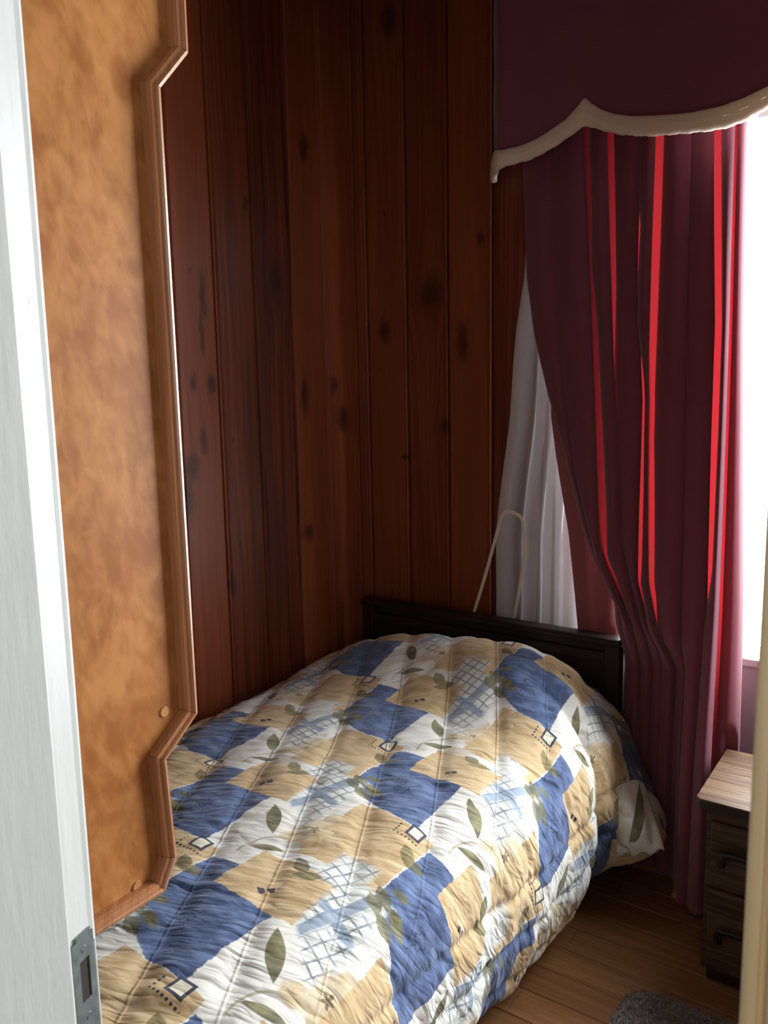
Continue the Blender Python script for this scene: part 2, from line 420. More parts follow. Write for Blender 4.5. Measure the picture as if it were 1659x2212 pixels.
def prism(name, pts, z0, z1, mat, parent=None, axis='z', **kw):
    """polygon pts extruded along an axis"""
    bm = bmesh.new()
    f = {'z': lambda p, k: (p[0], p[1], k), 'x': lambda p, k: (k, p[0], p[1]), 'y': lambda p, k: (p[0], k, p[1])}[axis]
    lo = [bm.verts.new(f(p, z0)) for p in pts]; hi = [bm.verts.new(f(p, z1)) for p in pts]
    n = len(pts)
    bm.faces.new(lo[::-1]); bm.faces.new(hi)
    for i in range(n): bm.faces.new((lo[i], lo[(i + 1) % n], hi[(i + 1) % n], hi[i]))
    return link(name, bm_mesh(bm, name), mat, parent, **kw)
def grid_mesh(name, P, uv=None, thick=0.0, close=False):
    """P: array (nu, nv, 3)"""
    nu, nv = P.shape[:2]
    idx = np.arange(nu * nv).reshape(nu, nv)
    q = np.stack([idx[:-1, :-1], idx[1:, :-1], idx[1:, 1:], idx[:-1, 1:]], -1).reshape(-1, 4)
    me = bpy.data.meshes.new(name)
    me.vertices.add(nu * nv); me.vertices.foreach_set('co', P.reshape(-1).astype(np.float32))
    me.loops.add(q.size); me.loops.foreach_set('vertex_index', q.reshape(-1).astype(np.int32))
    me.polygons.add(len(q)); me.polygons.foreach_set('loop_start', (np.arange(len(q)) * 4).astype(np.int32))
    me.polygons.foreach_set('loop_total', np.full(len(q), 4, np.int32))
    if uv is not None:
        l = me.uv_layers.new(name='UVMap')
        l.data.foreach_set('uv', uv.reshape(-1, 2)[q.reshape(-1)].reshape(-1).astype(np.float32))
    me.update(calc_edges=True); me.validate()
    return me
_rng = np.random.RandomState(3); _T = _rng.rand(256, 256)
def vn(x, y, s=0):
    x = np.asarray(x, float) + s * 17.3; y = np.asarray(y, float) + s * 5.1
    xi = np.floor(x).astype(int); yi = np.floor(y).astype(int); fx = x - xi; fy = y - yi
    fx = fx * fx * (3 - 2 * fx); fy = fy * fy * (3 - 2 * fy)
    g = lambda a, b: _T[a % 256, b % 256]
    return (g(xi, yi) * (1 - fx) + g(xi + 1, yi) * fx) * (1 - fy) + (g(xi, yi + 1) * (1 - fx) + g(xi + 1, yi + 1) * fx) * fy - .5
def sstep(x, a, b):
    t_ = np.clip((np.asarray(x, float) - a) / (b - a), 0, 1); return t_ * t_ * (3 - 2 * t_)
def catmull(P, n):
    """P (k,...,) control array -> n samples per span"""
    P = np.asarray(P, float); k = len(P); out = []
    E_ = np.concatenate([[2 * P[0] - P[1]], P, [2 * P[-1] - P[-2]]])
    for i in range(k - 1):
        p0, p1, p2, p3 = E_[i], E_[i + 1], E_[i + 2], E_[i + 3]
        for j in range(n):
            s = j / n
            out.append(.5 * (2 * p1 + (p2 - p0) * s + (2 * p0 - 5 * p1 + 4 * p2 - p3) * s * s + (3 * p1 - p0 - 3 * p2 + p3) * s ** 3))
    out.append(P[-1]); return np.array(out)

# ------------------------------------------------------------------ the setting
RX, RY, RZ = 2.85, -2.035, 2.95          # room: X 0..RX, Y RY..0, Z 0..RZ
# left wall (X = 0) and its boards
wl = boxo('wall_left', (-.10, RY - .14, 0), (-.014, .10, RZ), M_BACK, kind='structure')
def plank_profile(w, t0):
    # (across, out): a flat board, one edge eased, the other with a small cove lip
    return [(0.0020, -.014), (0.0020, -.0055), (.0030, -.0045), (.0090, 0.0), (w - .020, 0.0), (w - .0165, -.0045), (w - .0125, -.0045), (w - .0105, .0012), (w - .0085, .0022), (w - .0050, .0022), (w - .0022, -.001), (w - .0018, -.014)]
def plank(parent, axis, a0, w, z0, z1, mat):
    d = random.uniform(-.0015, .0)
    pr = plank_profile(w, 0)
    if axis == 0: pts = [(o + d, a0 + a) for a, o in pr]        # X out, along Y
    else: pts = [(a0 + a, -(o + d)) for a, o in pr]
    return prism('plank', pts, z0, z1, mat, parent)
k = 0
while -.165 * k > RY:
    w = min(.165, -RY - .165 * k)
    plank(wl, 0, -.165 * (k + 1) if w == .165 else RY, w + (.0135 if k == 0 else 0), 0, RZ, M_PL); k += 1
# back wall (Y = 0) with the window opening
wb = empty('wall_back', kind='structure')
for nm, a, b in (('backing', (-.10, .014, 0), (WX0, .14, RZ)), ('backing', (WX1, .014, 0), (RX + .1, .14, RZ)),
                 ('backing', (WX0, .014, 0), (WX1, .14, WZ0)), ('backing', (WX0, .014, WZ1), (WX1, .14, RZ))):
    boxo(nm, a, b, M_BACK, wb)
edges = [0.0, .052] + [.052 + .162 * i for i in range(1, 17)] + [RX]
for i in range(len(edges) - 1):
    a, b = edges[i], edges[i + 1]
    if b - a < .02: continue
    if b <= WX0 or a >= WX1: plank(wb, 1, a, b - a, 0, RZ, M_PB)
    else:
        if a < WX0 - .03: plank(wb, 1, a, WX0 - a, WZ0, WZ1, M_PB)
        if b > WX1 + .03: plank(wb, 1, WX1, b - WX1, WZ0, WZ1, M_PB)
        plank(wb, 1, a, b - a, 0, WZ0, M_PB); plank(wb, 1, a, b - a, WZ1, RZ, M_PB)
boxo('wall_right', (RX, RY - .14, 0), (RX + .1, .14, RZ), M_DARKW, kind='structure')
boxo('ceiling', (-.1, -4.3, RZ), (RX + .9, .14, RZ + .08), M_CEIL, kind='structure')
# doorway wall, room side panelled, hall side painted
DL, DR = 1.14, 1.80
wf = empty('wall_front', kind='structure')
for a, b in (((0, RY - .12, 0), (DL, RY, RZ)), ((DR, RY - .12, 0), (RX, RY, RZ)), ((DL, RY - .12, 2.05), (DR, RY, RZ))):
    boxo('backing', a, b, M_DARKW, wf)
    boxo('plaster', (a[0], RY - .14, a[2]), (b[0], RY - .12, b[2]), M_HALL, wf)
# hall around the camera
boxo('wall_hall_rear', (-.1, -4.3, 0), (RX + .9, -4.2, RZ), M_HALL, kind='structure')
boxo('wall_hall_left', (-.1, -4.2, 0), (0, RY - .14, RZ), M_HALL, kind='structure')
boxo('wall_hall_right', (RX + .8, -4.2, 0), (RX + .9, RY - .14, RZ), M_HALL, kind='structure')
boxo('wall_hall_front', (RX + .1, RY - .14, 0), (RX + .8, RY - .04, RZ), M_HALL, kind='structure')
# floor with separate boards
fl = boxo('floor', (-.1, -4.3, -.08), (RX + .9, .14, -.012), M_BACK, kind='structure')
for i in range(-23, 0):
    y0 = i * .0925; y1 = y0 + .0925
    if y1 < RY - .10: continue
    off = (i * .377) % 1.1
    xs = [0.0] + [q for q in [off + 1.1 * j - 1.1 for j in range(5)] if .03 < q < RX - .03] + [RX]
    for j in range(len(xs) - 1):
        bm = bmesh.new(); add_box(bm, (xs[j] + .0005, y0 + .0006, -.012), (xs[j + 1] - .0005, y1 - .0006, 0), .0012)
        link('floorboard', bm_mesh(bm, 'floorboard'), M_FLOOR, fl)
boxo('hall_flooring', (-.1, -4.3, -.012), (RX + .9, -2.136, 0), M_FLOOR, fl)
# window: frame, sill, glass
wn = empty('window_1', kind='structure')
fy0, fy1 = .075, .115
for a, b in (((WX0, fy0, WZ0), (WX0 + .035, fy1, WZ1)), ((WX1 - .035, fy0, WZ0), (WX1, fy1, WZ1)),
             ((WX0 + .035, fy0, WZ0), (WX1 - .035, fy1, WZ0 + .025)), ((WX0 + .035, fy0, WZ1 - .035), (WX1 - .035, fy1, WZ1))):
    boxo('window_frame', a, b, M_WHITE, wn, bev=.003)
boxo('pane', (WX0 + .03, .093, WZ0 + .02), (WX1 - .03, .097, WZ1 - .03), M_GLASS, wn)
boxo('window_sill', (WX0 - .02, -.022, WZ0 + .002), (WX1 + .02, .075, WZ0 + .028), M_WHITE, wn, bev=.004)
boxo('window_apron', (WX0 + .02, -.012, .02), (WX1 - .02, -.0015, WZ0 + .001), plain('lilac_grey_paint', (0.52, 0.49, 0.54), .6, 10.0, .03), wn)
# left jamb: painted stop, slanted rebate, rounded arris
jl = prism('trim_1', [(1.2255, -2.0285), (1.2275, -2.0292), (1.2287, -2.0315), (1.2290, -2.036), (1.2352, -2.0584), (1.2385, -2.0592), (1.2392, -2.061), (1.2392, -2.19), (1.14, -2.19), (1.14, -2.0285)],
           0.0, 2.05, M_WHITE, kind='structure')
# strike plate with its two mortises, screwed to the rebate
def strike():
    ang = math.atan2(-2.0584 + 2.036, 1.2352 - 1.2290)            # direction of the rebate face
    o3 = Vector((1.2292, -2.0345, 0)); ax = Vector((math.cos(ang), math.sin(ang), 0)); nr = Vector((-math.sin(ang), math.cos(ang), 0))
    if nr.x < 0: nr = -nr
    ys = [-.0010, .0050, .0165, .0245]; zs = [.855, .884, .932, .962, .998, 1.017]
    bm = bmesh.new(); th = .0016
    def pt(a, z, n): q = o3 + ax * a + nr * n; return (q.x, q.y, z)
    def slab(a0, a1, z0, z1, n0, n1):
        v = [bm.verts.new(pt(a, z, n)) for n in (n0, n1) for a, z in ((a0, z0), (a1, z0), (a1, z1), (a0, z1))]
        for f in ((0, 1, 2, 3), (4, 5, 6, 7), (0, 1, 5, 4), (1, 2, 6, 5), (2, 3, 7, 6), (3, 0, 4, 7)): bm.faces.new([v[i] for i in f])
    for i in range(3):
        for j in range(5):
            if i == 1 and j in (1, 3): continue
            slab(ys[i], ys[i + 1], zs[j], zs[j + 1], .0002, th)
    slab(.002, .0185, zs[5], zs[5] + .004, .0002, th)
    p = link('strike_plate', bm_mesh(bm, 'strike_plate'), M_STEEL, jl)
    # curled lip toward the room
    bm = bmesh.new(); L = [(-.001, th), (-.0030, .0012), (-.0048, -.0006), (-.0056, -.0032)]
    for j in range(len(L) - 1):
        for z0, z1 in ((.862, 1.006),):
            v = [bm.verts.new(pt(a, z, n - dn)) for dn in (0, .0014) for (a, n), z in ((L[j], z0), (L[j + 1], z0), (L[j + 1], z1), (L[j], z1))]
            for f in ((0, 1, 2, 3), (4, 5, 6, 7), (0, 1, 5, 4), (1, 2, 6, 5), (2, 3, 7, 6), (3, 0, 4, 7)): bm.faces.new([v[i] for i in f])
    link('lip', bm_mesh(bm, 'lip'), M_STEEL, p)
    for (z0, z1, m) in ((.962, .998, M_HOLE), (.884, .932, M_MORT)):
        bm = bmesh.new(); slab(ys[1] - .001, ys[2] + .001, z0 - .001, z1 + .001, -.0004, .0004); link('mortise', bm_mesh(bm, 'mortise'), m, p)
    for z in (1.007, .947, .870):
        c = Vector(pt(.0105, z, th)); bm = bmesh.new()
        r = bmesh.ops.create_cone(bm, cap_ends=True, segments=16, radius1=.0034, radius2=.0026, depth=.0012)
        bmesh.ops.transform(bm, verts=bm.verts, matrix=Matrix.Translation(c) @ nr.to_track_quat('Z', 'Y').to_matrix().to_4x4())
        s_ = link('screw', bm_mesh(bm, 'screw'), M_STEEL, p)
        bm = bmesh.new()
strike()
# right-hand jamb, pale varnished wood with a bead and a groove, close to the camera
X0, Y0 = 1.7350, -2.100
bead = [(X0 + .0032 - .0032 * math.cos(a), Y0 - .0032 * math.sin(a)) for a in [math.radians(d) for d in (-20, 10, 35, 60, 85, 110, 135)]]
pts = [(X0, -2.03)] + bead + [(X0 + .0062, Y0 + .0012), (X0 + .0078, Y0 + .0004), (X0 + .0095, Y0 - .0030), (X0 + .013, Y0 - .0052), (X0 + .018, Y0 - .0062), (X0 + .030, Y0 - .0066), (X0 + .12, Y0 - .0066), (X0 + .12, -2.03)]
prism('trim_2', pts, 0.0, 2.05, M_TAN, kind='structure')
boxo('trim_3', (DL, -2.19, 2.05), (DR + .06, -2.028, 2.07), M_WHITE, kind='structure')

# ------------------------------------------------------------------ birch panel with stepped outline
PX = .933
pan = empty('partition_panel', 'tall golden birch plywood panel with a stepped, rimmed edge, beside the white door jamb', 'panel', (PX, -2.03, .785))
OUT = [(-1.612, RZ - .01), (-1.6165, 1.871), (-1.665, 1.817), (-1.662, 1.011), (-1.720, .967), (-1.713, .824), (-1.736, .785), (-2.033, .785)]
board = prism('board', [(p[0] - (0 if i == 7 else 0.001), p[1] + (.001 if i > 5 else 0)) for i, p in enumerate(OUT)] + [(-2.033, RZ - .01)], PX - .018, PX, M_BIRCH, None, axis='x')
def reparent(o, p):
    o.parent = p; o.matrix_parent_inverse = Matrix.Translation(-p.location)
reparent(board, pan)
# rim: one moulded strip per side, mitred at the corners
prof = [(-.0015, -.019), (-.0015, .0150), (.0003, .0188), (.0040, .0196), (.0062, .0176), (.0070, .0160), (.0125, .0146), (.0150, .0095), (.0156, .0)]
def off_pts(P, d):
    res = []
    for i in range(len(P)):
        ns = []
        for a, b in ((i - 1, i), (i, i + 1)):
            if a < 0 or b >= len(P): continue
            e = Vector((P[b][0] - P[a][0], P[b][1] - P[a][1])).normalized(); ns.append(Vector((e.y, -e.x)))   # inward (left of downward travel = -Y)
        if len(ns) == 1: n = ns[0]
        else:
            n = (ns[0] + ns[1]).normalized(); n = n / max(.3, n.dot(ns[0]))
        res.append(Vector(P[i]) + n * d)
    return res
sgn = 1
rows = [off_pts(OUT, d * sgn) for d, h in prof]
for i in range(len(OUT) - 1):
    bm = bmesh.new(); A = []; B = []
    e = (Vector(OUT[i + 1]) - Vector(OUT[i])).normalized() * .00025
    for (d, h), r in zip(prof, rows):
        a = r[i] + (e if i else e * 0); b = r[i + 1] - e
        A.append(bm.verts.new((PX + h, a.x, a.y))); B.append(bm.verts.new((PX + h, b.x, b.y)))
    n = len(prof)
    for j in range(n): bm.faces.new((A[j], A[(j + 1) % n], B[(j + 1) % n], B[j]))
    bm.faces.new(A[::-1]); bm.faces.new(B)
    reparent(link('moulding_strip', bm_mesh(bm, 'moulding_strip'), M_LIP), pan)
for y, z in ((-1.704, 1.024), (-1.767, .803)):
    bm = bmesh.new(); bmesh.ops.create_cone(bm, cap_ends=True, segments=24, radius1=.0075, radius2=.0066, depth=.002)
    bmesh.ops.transform(bm, verts=bm.verts, matrix=Matrix.Translation((PX + .001, y, z)) @ Matrix.Rotation(math.radians(90), 4, 'Y'))
    reparent(link('screw_cap', bm_mesh(bm, 'screw_cap'), M_CAP), pan)

# ------------------------------------------------------------------ bed
bed = empty('bed', 'dark wooden single bed with low panelled headboard against the window wall', 'bed', (.52, -1.05, 0))
def hb(name, a, b, bev=.004, mat=M_DARKW):
    o = boxo(name, a, b, mat, None, bev=bev, seg=2); reparent(o, bed); return o
HX0, HX1 = .105, 1.022
hbd = hb('headboard', (HX0 + .03, -.128, .40), (HX1 - .03, -.106, .70))
cap = hb('headboard_cap', (HX0 - .005, -.150, .690), (HX1 + .003, -.092, .714), .008)
hb('headboard_rail', (HX0 + .03, -.138, .636), (HX1 - .03, -.128, .668), .004)
hb('post', (HX0, -.142, 0), (HX0 + .045, -.098, .690)); hb('post', (HX1 - .045, -.142, 0), (HX1, -.098, .690))
hb('side_rail', (HX0 + .05, -1.96, .22), (HX0 + .075, -.142, .33)); hb('side_rail', (HX1 - .06, -1.96, .22), (HX1 - .035, -.142, .33))
hb('foot_rail', (HX0 + .04, -1.99, .22), (HX1 - .035, -1.965, .34))
for x_ in (HX0 + .04, HX1 - .075): hb('leg', (x_, -1.99, 0), (x_ + .04, -1.95, .34))
bm = bmesh.new(); add_box(bm, (.155, -1.95, .335), (.975, -.155, .50), .04, 4)
link('mattress', bm_mesh(bm, 'mattress'), plain('mattress_ticking', (.6, .58, .52), .9), None, 'white mattress lying hidden under the patchwork comforter', 'mattress', smooth=True)
bm = bmesh.new(); add_box(bm, (.15, -1.95, .26), (.955, -.16, .334), .006, 1)
_bs = link('bed_base', bm_mesh(bm, 'bed_base'), M_DARKW); reparent(_bs, bed)

def comforter():
    NY = 340; ys = np.linspace(-1.985, -.150, NY)
    base = [(.012, .33), (.018, .43), (.075, .512), (.20, .562), (.45, .583), (.78, .586), (.94, .570), (1.035, .520), (1.073, .435), (1.085, .33), (1.072, .21), (1.040, .115), (1.018, .088), (1.008, .102)]
    head = [(.012, .36), (.018, .45), (.075, .535), (.20, .600), (.45, .668), (.76, .688), (.905, .655), (.985, .585), (1.040, .500), (1.085, .400), (1.125, .310), (1.165, .215), (1.160, .185), (1.145, .195)]
    base = np.array(base); head = np.array(head)
    nseg = 24; cols = []
    for y in ys:
        w = float(sstep(y, -.66, -.36)); 
        w2 = float(sstep(y, -.40, -.22)); lo_ = sstep(base[:, 1], .52, .36) * (base[:, 0] > .9)
        wv = (w * (1 - lo_) + w2 * lo_)[:, None]
        cp = base * (1 - wv) + head * wv
        # the cloth drops behind the pillow toward the headboard and at the foot
        bk = float(sstep(y, -.27, -.13)); ft = float(sstep(y, -1.90, -2.0))
        cp = cp.copy(); m = cp[:, 1] > .45
        cp[m, 1] -= (cp[m, 1] - .45) * (.42 * bk + .25 * ft)
        # hanging side swings in and out a little
        sw = .010 * math.sin(y * 9.0 + 1.0) + .007 * math.sin(y * 21.0)
        hang = np.clip((.50 - cp[:, 1]) / .3, 0, 1) * (cp[:, 0] > .9)
        cp[:, 0] += sw * hang
        # crease where the sham end meets the main cloth
        cr = math.exp(-((y + .415) / .028) ** 2)
        side = (cp[:, 0] > .9); cp[side, 0] -= .030 * cr
        # corner tail nearer the head hangs lower and pulls out
        tail = math.exp(-((y + .27) / .085) ** 2); lowv = np.clip((.42 - cp[:, 1]) / .25, 0, 1) * side
        cp[:, 0] += .030 * tail * lowv
        cols.append(catmull(cp, nseg))
    P2 = np.array(cols)                                   # (NY, K, 2)
    K = P2.shape[1]
    d = np.linalg.norm(np.diff(P2, axis=1), axis=2); s = np.concatenate([np.zeros((NY, 1)), np.cumsum(d, 1)], 1)
    i0 = nseg * 5                                         # control point near X=.78
    # resample to even arc length
    NU = 330; out = np.zeros((NY, NU, 3)); UV = np.zeros((NY, NU, 2))
    vv = np.copy(ys)
    for i in range(NY):
        ss = np.linspace(0, s[i, -1], NU)
        out[i, :, 0] = np.interp(ss, s[i], P2[i, :, 0]); out[i, :, 2] = np.interp(ss, s[i], P2[i, :, 1]); out[i, :, 1] = ys[i]
        UV[i, :, 0] = ss - s[i, i0] + P2[i, i0, 0]; UV[i, :, 1] = vv[i]
    # normals
    tu = np.gradient(out, axis=1); tv = np.gradient(out, axis=0)
    nrm = np.cross(tu, tv); nrm /= np.linalg.norm(nrm, axis=2, keepdims=True) + 1e-9
    if nrm[NY // 2, NU // 3, 2] < 0: nrm = -nrm
    u, v = UV[..., 0], UV[..., 1]
    q = u + .52 * v
    lines = [.105 + .15 * k_ for k_ in range(-9, 8)]
    sm = 1 - sstep(u, 1.02, 1.08)
    dd = np.min([np.abs(q - l) for l in lines], 0) / 1.127
    p = v - .52 * u; dc = np.min([np.abs(p - l) for l in (-2.46, -2.20, -1.953, -1.72, -1.46, -1.22, -.98, -.74, -.5, -.26)], 0) / 1.127
    us = u + .12 * (v + 1.2) * -1.0
    dside = np.min([np.abs(us - l) for l in (1.17, 1.285, 1.40, 1.515)], 0)
    wd = .016
    h = .0060 * (1 - np.exp(-(dd / .020) ** 2) * sm)
    h -= .0045 * np.exp(-(dc / .010) ** 2) * sstep(u, .55, .95)
    h -= .0075 * np.exp(-(dside / .012) ** 2) * sstep(u, 1.04, 1.10)
    h += .020 * vn(u * 4.5, v * 4.5, 1) * sstep(u, .1, .3)
    s1 = q / 1.127; s2 = p / 1.127
    h += .0065 * vn(s1 * 8 + vn(u * 9, v * 9, 4) * 1.5, s2 * 26, 2) + .0045 * vn(s1 * 17, s2 * 55 + vn(u * 14, v * 14, 6) * 2, 3)
    side = sstep(u, 1.05, 1.2)
    h += side * (.018 * vn(v * 13 + u * 4, u * 3.0, 5) + .006 * vn(v * 40, u * 14, 8))
    edge = sstep(u, u.min() + .03, u.min() + .14)
    out += nrm * (h * edge)[..., None]
    out[..., 0] = np.maximum(out[..., 0], .006)
    out[..., 1] = np.minimum(out[..., 1], -.1515)
    o = link('comforter', grid_mesh('comforter', out, UV), M_PRINT, None,
             'quilted patchwork comforter in blue, cream, tan and plaid, spread over the bed', 'comforter', smooth=True)
    # folded corner tail sticking out by the headboard post
    return o
cf = comforter()
def tail():
    # a squared-off corner of the sham with its pinched point: a small padded shape
    n = 40; c0 = [(1.085, -.26, .40), (1.125, -.275, .30), (1.150, -.285, .235), (1.170, -.295, .195)]
    P = np.zeros((n, n, 3)); UV = np.zeros((n, n, 2))
    A = np.array([1.065, -.30, .36]); B = np.array([1.085, -.165, .37]); Cc = np.array([1.100, -.335, .175]); D = np.array([1.205, -.285, .195])
    for i in range(n):
        for j in range(n):
            a = i / (n - 1); b = j / (n - 1)
            p = (A * (1 - a) + B * a) * (1 - b) + (Cc * (1 - a) + D * a) * b
            bul = math.sin(math.pi * min(1, a * 1.0)) ** .6 * math.sin(math.pi * b) ** .6
            p = p + np.array([.030, -.045, 0]) * bul * (1 - .6 * a * b)
            p[2] += .006 * math.sin(a * 17 + b * 5) * b
            P[i, j] = p; UV[i, j] = (LO[0] + .115 - a * .11, LO[1] + .205 - b * .125)
    o = link('sham_corner', grid_mesh('sham_corner', P, UV), M_PRINT, cf, smooth=True)
    s_ = o.modifiers.new('thick', 'SOLIDIFY'); s_.thickness = .006; s_.offset = -1
tail()

# ------------------------------------------------------------------ curtains
def lerp_tab(tab, z):
    tab = sorted(tab, key=lambda q: q[1]); xs = [q[1] for q in tab]; ys = [q[0] for q in tab]
    return np.interp(z, xs, ys)
def drape():
    zs = np.concatenate([np.linspace(.025, 2.25, 150)])
    # fold joints: single-layer slits between overlapping folds, X at height z on the plane Y=-.15
    left = [(.731, 2.25), (.731, 2.036), (.745, 1.744), (.769, 1.588), (.813, 1.416), (.855, 1.284), (.919, 1.051), (.967, .933), (1.026, .823), (1.034, .694), (1.03, 0)]
    G = [
        ([(.800, 2.25), (.835, 1.6), (.890, 1.2), (.955, .98), (1.045, .8), (1.055, 0)], [(.000, 2.2), (.0, 0)]),
        ([(.905, 2.25), (.906, 2.09), (.941, 1.604), (.986, .93), (1.075, .78), (1.080, 0)], [(.011, 2.2), (.009, 2.05), (.003, 1.78), (.008, 1.5), (.013, 1.1), (.006, .9), (0, .78), (0, 0)]),
        ([(.968, 2.25), (.972, 2.08), (1.002, 1.5), (1.035, 1.0), (1.107, .75), (1.110, 0)], [(.012, 2.2), (.010, 1.9), (.001, 1.45), (0, 1.3), (0, 0)]),
        ([(1.056, 2.25), (1.058, 1.9), (1.059, 1.7), (1.083, 1.4), (1.086, .9), (1.140, .7), (1.142, 0)], [(0, 2.25), (.0, 1.95), (.004, 1.85), (.002, 1.65), (.0, 1.6), (.006, 1.42), (.009, 1.1), (.004, .86), (0, .75), (0, 0)]),
        ([(1.102, 2.25), (1.102, 2.058), (1.102, 1.35), (1.120, .9), (1.175, .65), (1.175, 0)], [(.015, 2.2), (.014, 1.8), (.010, 1.4), (.010, 1.1), (.005, .86), (0, .76), (0, 0)]),
        ([(1.180, 2.25), (1.190, 1.5), (1.200, .9), (1.215, 0)], [(0, 2.2), (0, 0)]),
        ([(1.241, 2.25), (1.243, 2.034), (1.264, 1.587), (1.267, 1.234), (1.271, .863), (1.262, 0)], [(.013, 2.2), (.012, 1.3), (.006, .95), (0, .8), (0, 0)]),
        ([(1.282, 2.25), (1.294, 1.6), (1.302, .9), (1.312, 0)], [(.0, 2.2), (.0, 0)]),
    ]
    right = [(1.300, 2.25), (1.305, 2.0), (1.318, 1.584), (1.331, 1.236), (1.347, .874), (1.360, .494), (1.355, 0)]
    cols = []
    for z in zs:
        g = [(float(lerp_tab(a, z)), float(lerp_tab(b, z))) for a, b in G]
        L = float(lerp_tab(left, z)); Rr = float(lerp_tab(right, z))
        yb = -.150 - .035 * float(sstep(z, .9, .3)); dp = .040 + .022 * float(sstep(z, 1.4, .4)); dp *= (1 - .35 * float(sstep(z, 1.7, 2.2)))
        gx = sorted([q[0] for q in g]); 
        cp = [(L - .003, yb + .012), (L, yb - .004)]
        prev = (L, 0)
        for i, (x_, w_) in enumerate(g):
            x0 = prev[0] + prev[1] / 2; x1 = x_ - w_ / 2
            x1 = max(x1, x0 + .012)
            sp = x1 - x0
            ddp = dp * (.75 + .5 * ((i * 37) % 10) / 10.)
            # S fold: forward across, back, forward again
            lead = -.012 + (.012 + .02 * sp) * min(1.0, prev[1] / .006)
            cp += [(x0 + lead, yb - .35 * ddp), (x0 + .5 * sp, yb - ddp), (x1 - .10 * sp, yb - .75 * ddp), (x1 - .005, yb - .45 * ddp),
                   (x1 - .35 * sp, yb - .30 * ddp), (x0 + .15 * sp, yb - .18 * ddp), (x0 + .06 * sp, yb - .02 * ddp), (x0 + .5 * sp, yb + .006), (x1, yb + .002), (x1 + w_, yb)]
            prev = (x1 + w_ / 2, w_)
        x0 = prev[0] + prev[1] / 2; sp = Rr - x0
        cp += [(x0 + .02 * sp, yb - .3 * dp), (x0 + .45 * sp, yb - .55 * dp), (x0 + .8 * sp, yb - .35 * dp), (Rr - .001, yb - .05 * dp), (Rr, yb + .010), (x0 + .55 * sp, yb + .016), (x0 + .10 * sp, yb + .012)]
        cp = np.array(cp)
        c = catmull(cp, 4)
        hang = .012 * sstep(z, .6, 0)
        c = np.concatenate([c, np.full((len(c), 1), z)], 1)
        cols.append(c)
    P = np.array(cols)
    # wavy hem
    k = np.linspace(0, 40, P.shape[1]); P[..., 2] += (.007 * np.sin(k * 1.3))[None, :] * sstep(zs, .3, 0)[:, None]
    P[..., 1] += .004 * vn(P[..., 0] * 30, P[..., 2] * 3, 3)
    P[..., 2] = np.maximum(P[..., 2], .012)
    X_, Z_ = P[..., 0], P[..., 2]
    low = sstep(Z_, .80, .62); inn = 1 - sstep(X_, 1.19, 1.23)
    Yc = -.105 + (P[..., 1] + .205) * .62                       # squeezed between bed and wall
    P[..., 1] = P[..., 1] * (1 - low * inn) + np.clip(Yc, -.147, -.062) * low * inn
    lim = sstep(X_, 1.315, 1.33) * sstep(Z_, .60, .52)
    P[..., 1] = np.where(lim > 0, np.maximum(P[..., 1], -.178 - .1 * (1 - lim)), P[..., 1])
    P[..., 1] = np.minimum(P[..., 1], -.062)
    o = link('drape', grid_mesh('drape', P), M_DRAPE, None, 'long maroon pleated drape hanging from under the valance to the floor between bed and nightstand', 'curtain', smooth=True)
    # lining edge turned behind the bed head
    zs2 = np.linspace(.650, 2.2, 70)
    lt = [(.800, 2.2), (.775, 1.6), (.780, 1.346), (.796, 1.236), (.841, .998), (.863, .819), (.874, .717), (.88, .6)]
    cols = []
    for z in zs2:
        L = float(lerp_tab(lt, z)); R_ = max(L + .06, 1.0)
        xs_ = np.linspace(0, 1, 40)
        cols.append(np.stack([L + (R_ - L) * xs_, -.088 + .010 * np.sin(xs_ * 13 + z * .5) * (.3 + xs_), np.full(40, z)], 1))
    P = np.array(cols)
    P[..., 1] = np.where(P[..., 2] < .73, np.minimum(np.maximum(P[..., 1], -.088), -.075), P[..., 1])
    link('lining', grid_mesh('lining', P), M_DRAPEIN, o, smooth=True, label='brownish red inner layer turned behind the headboard')
    return o
drape()

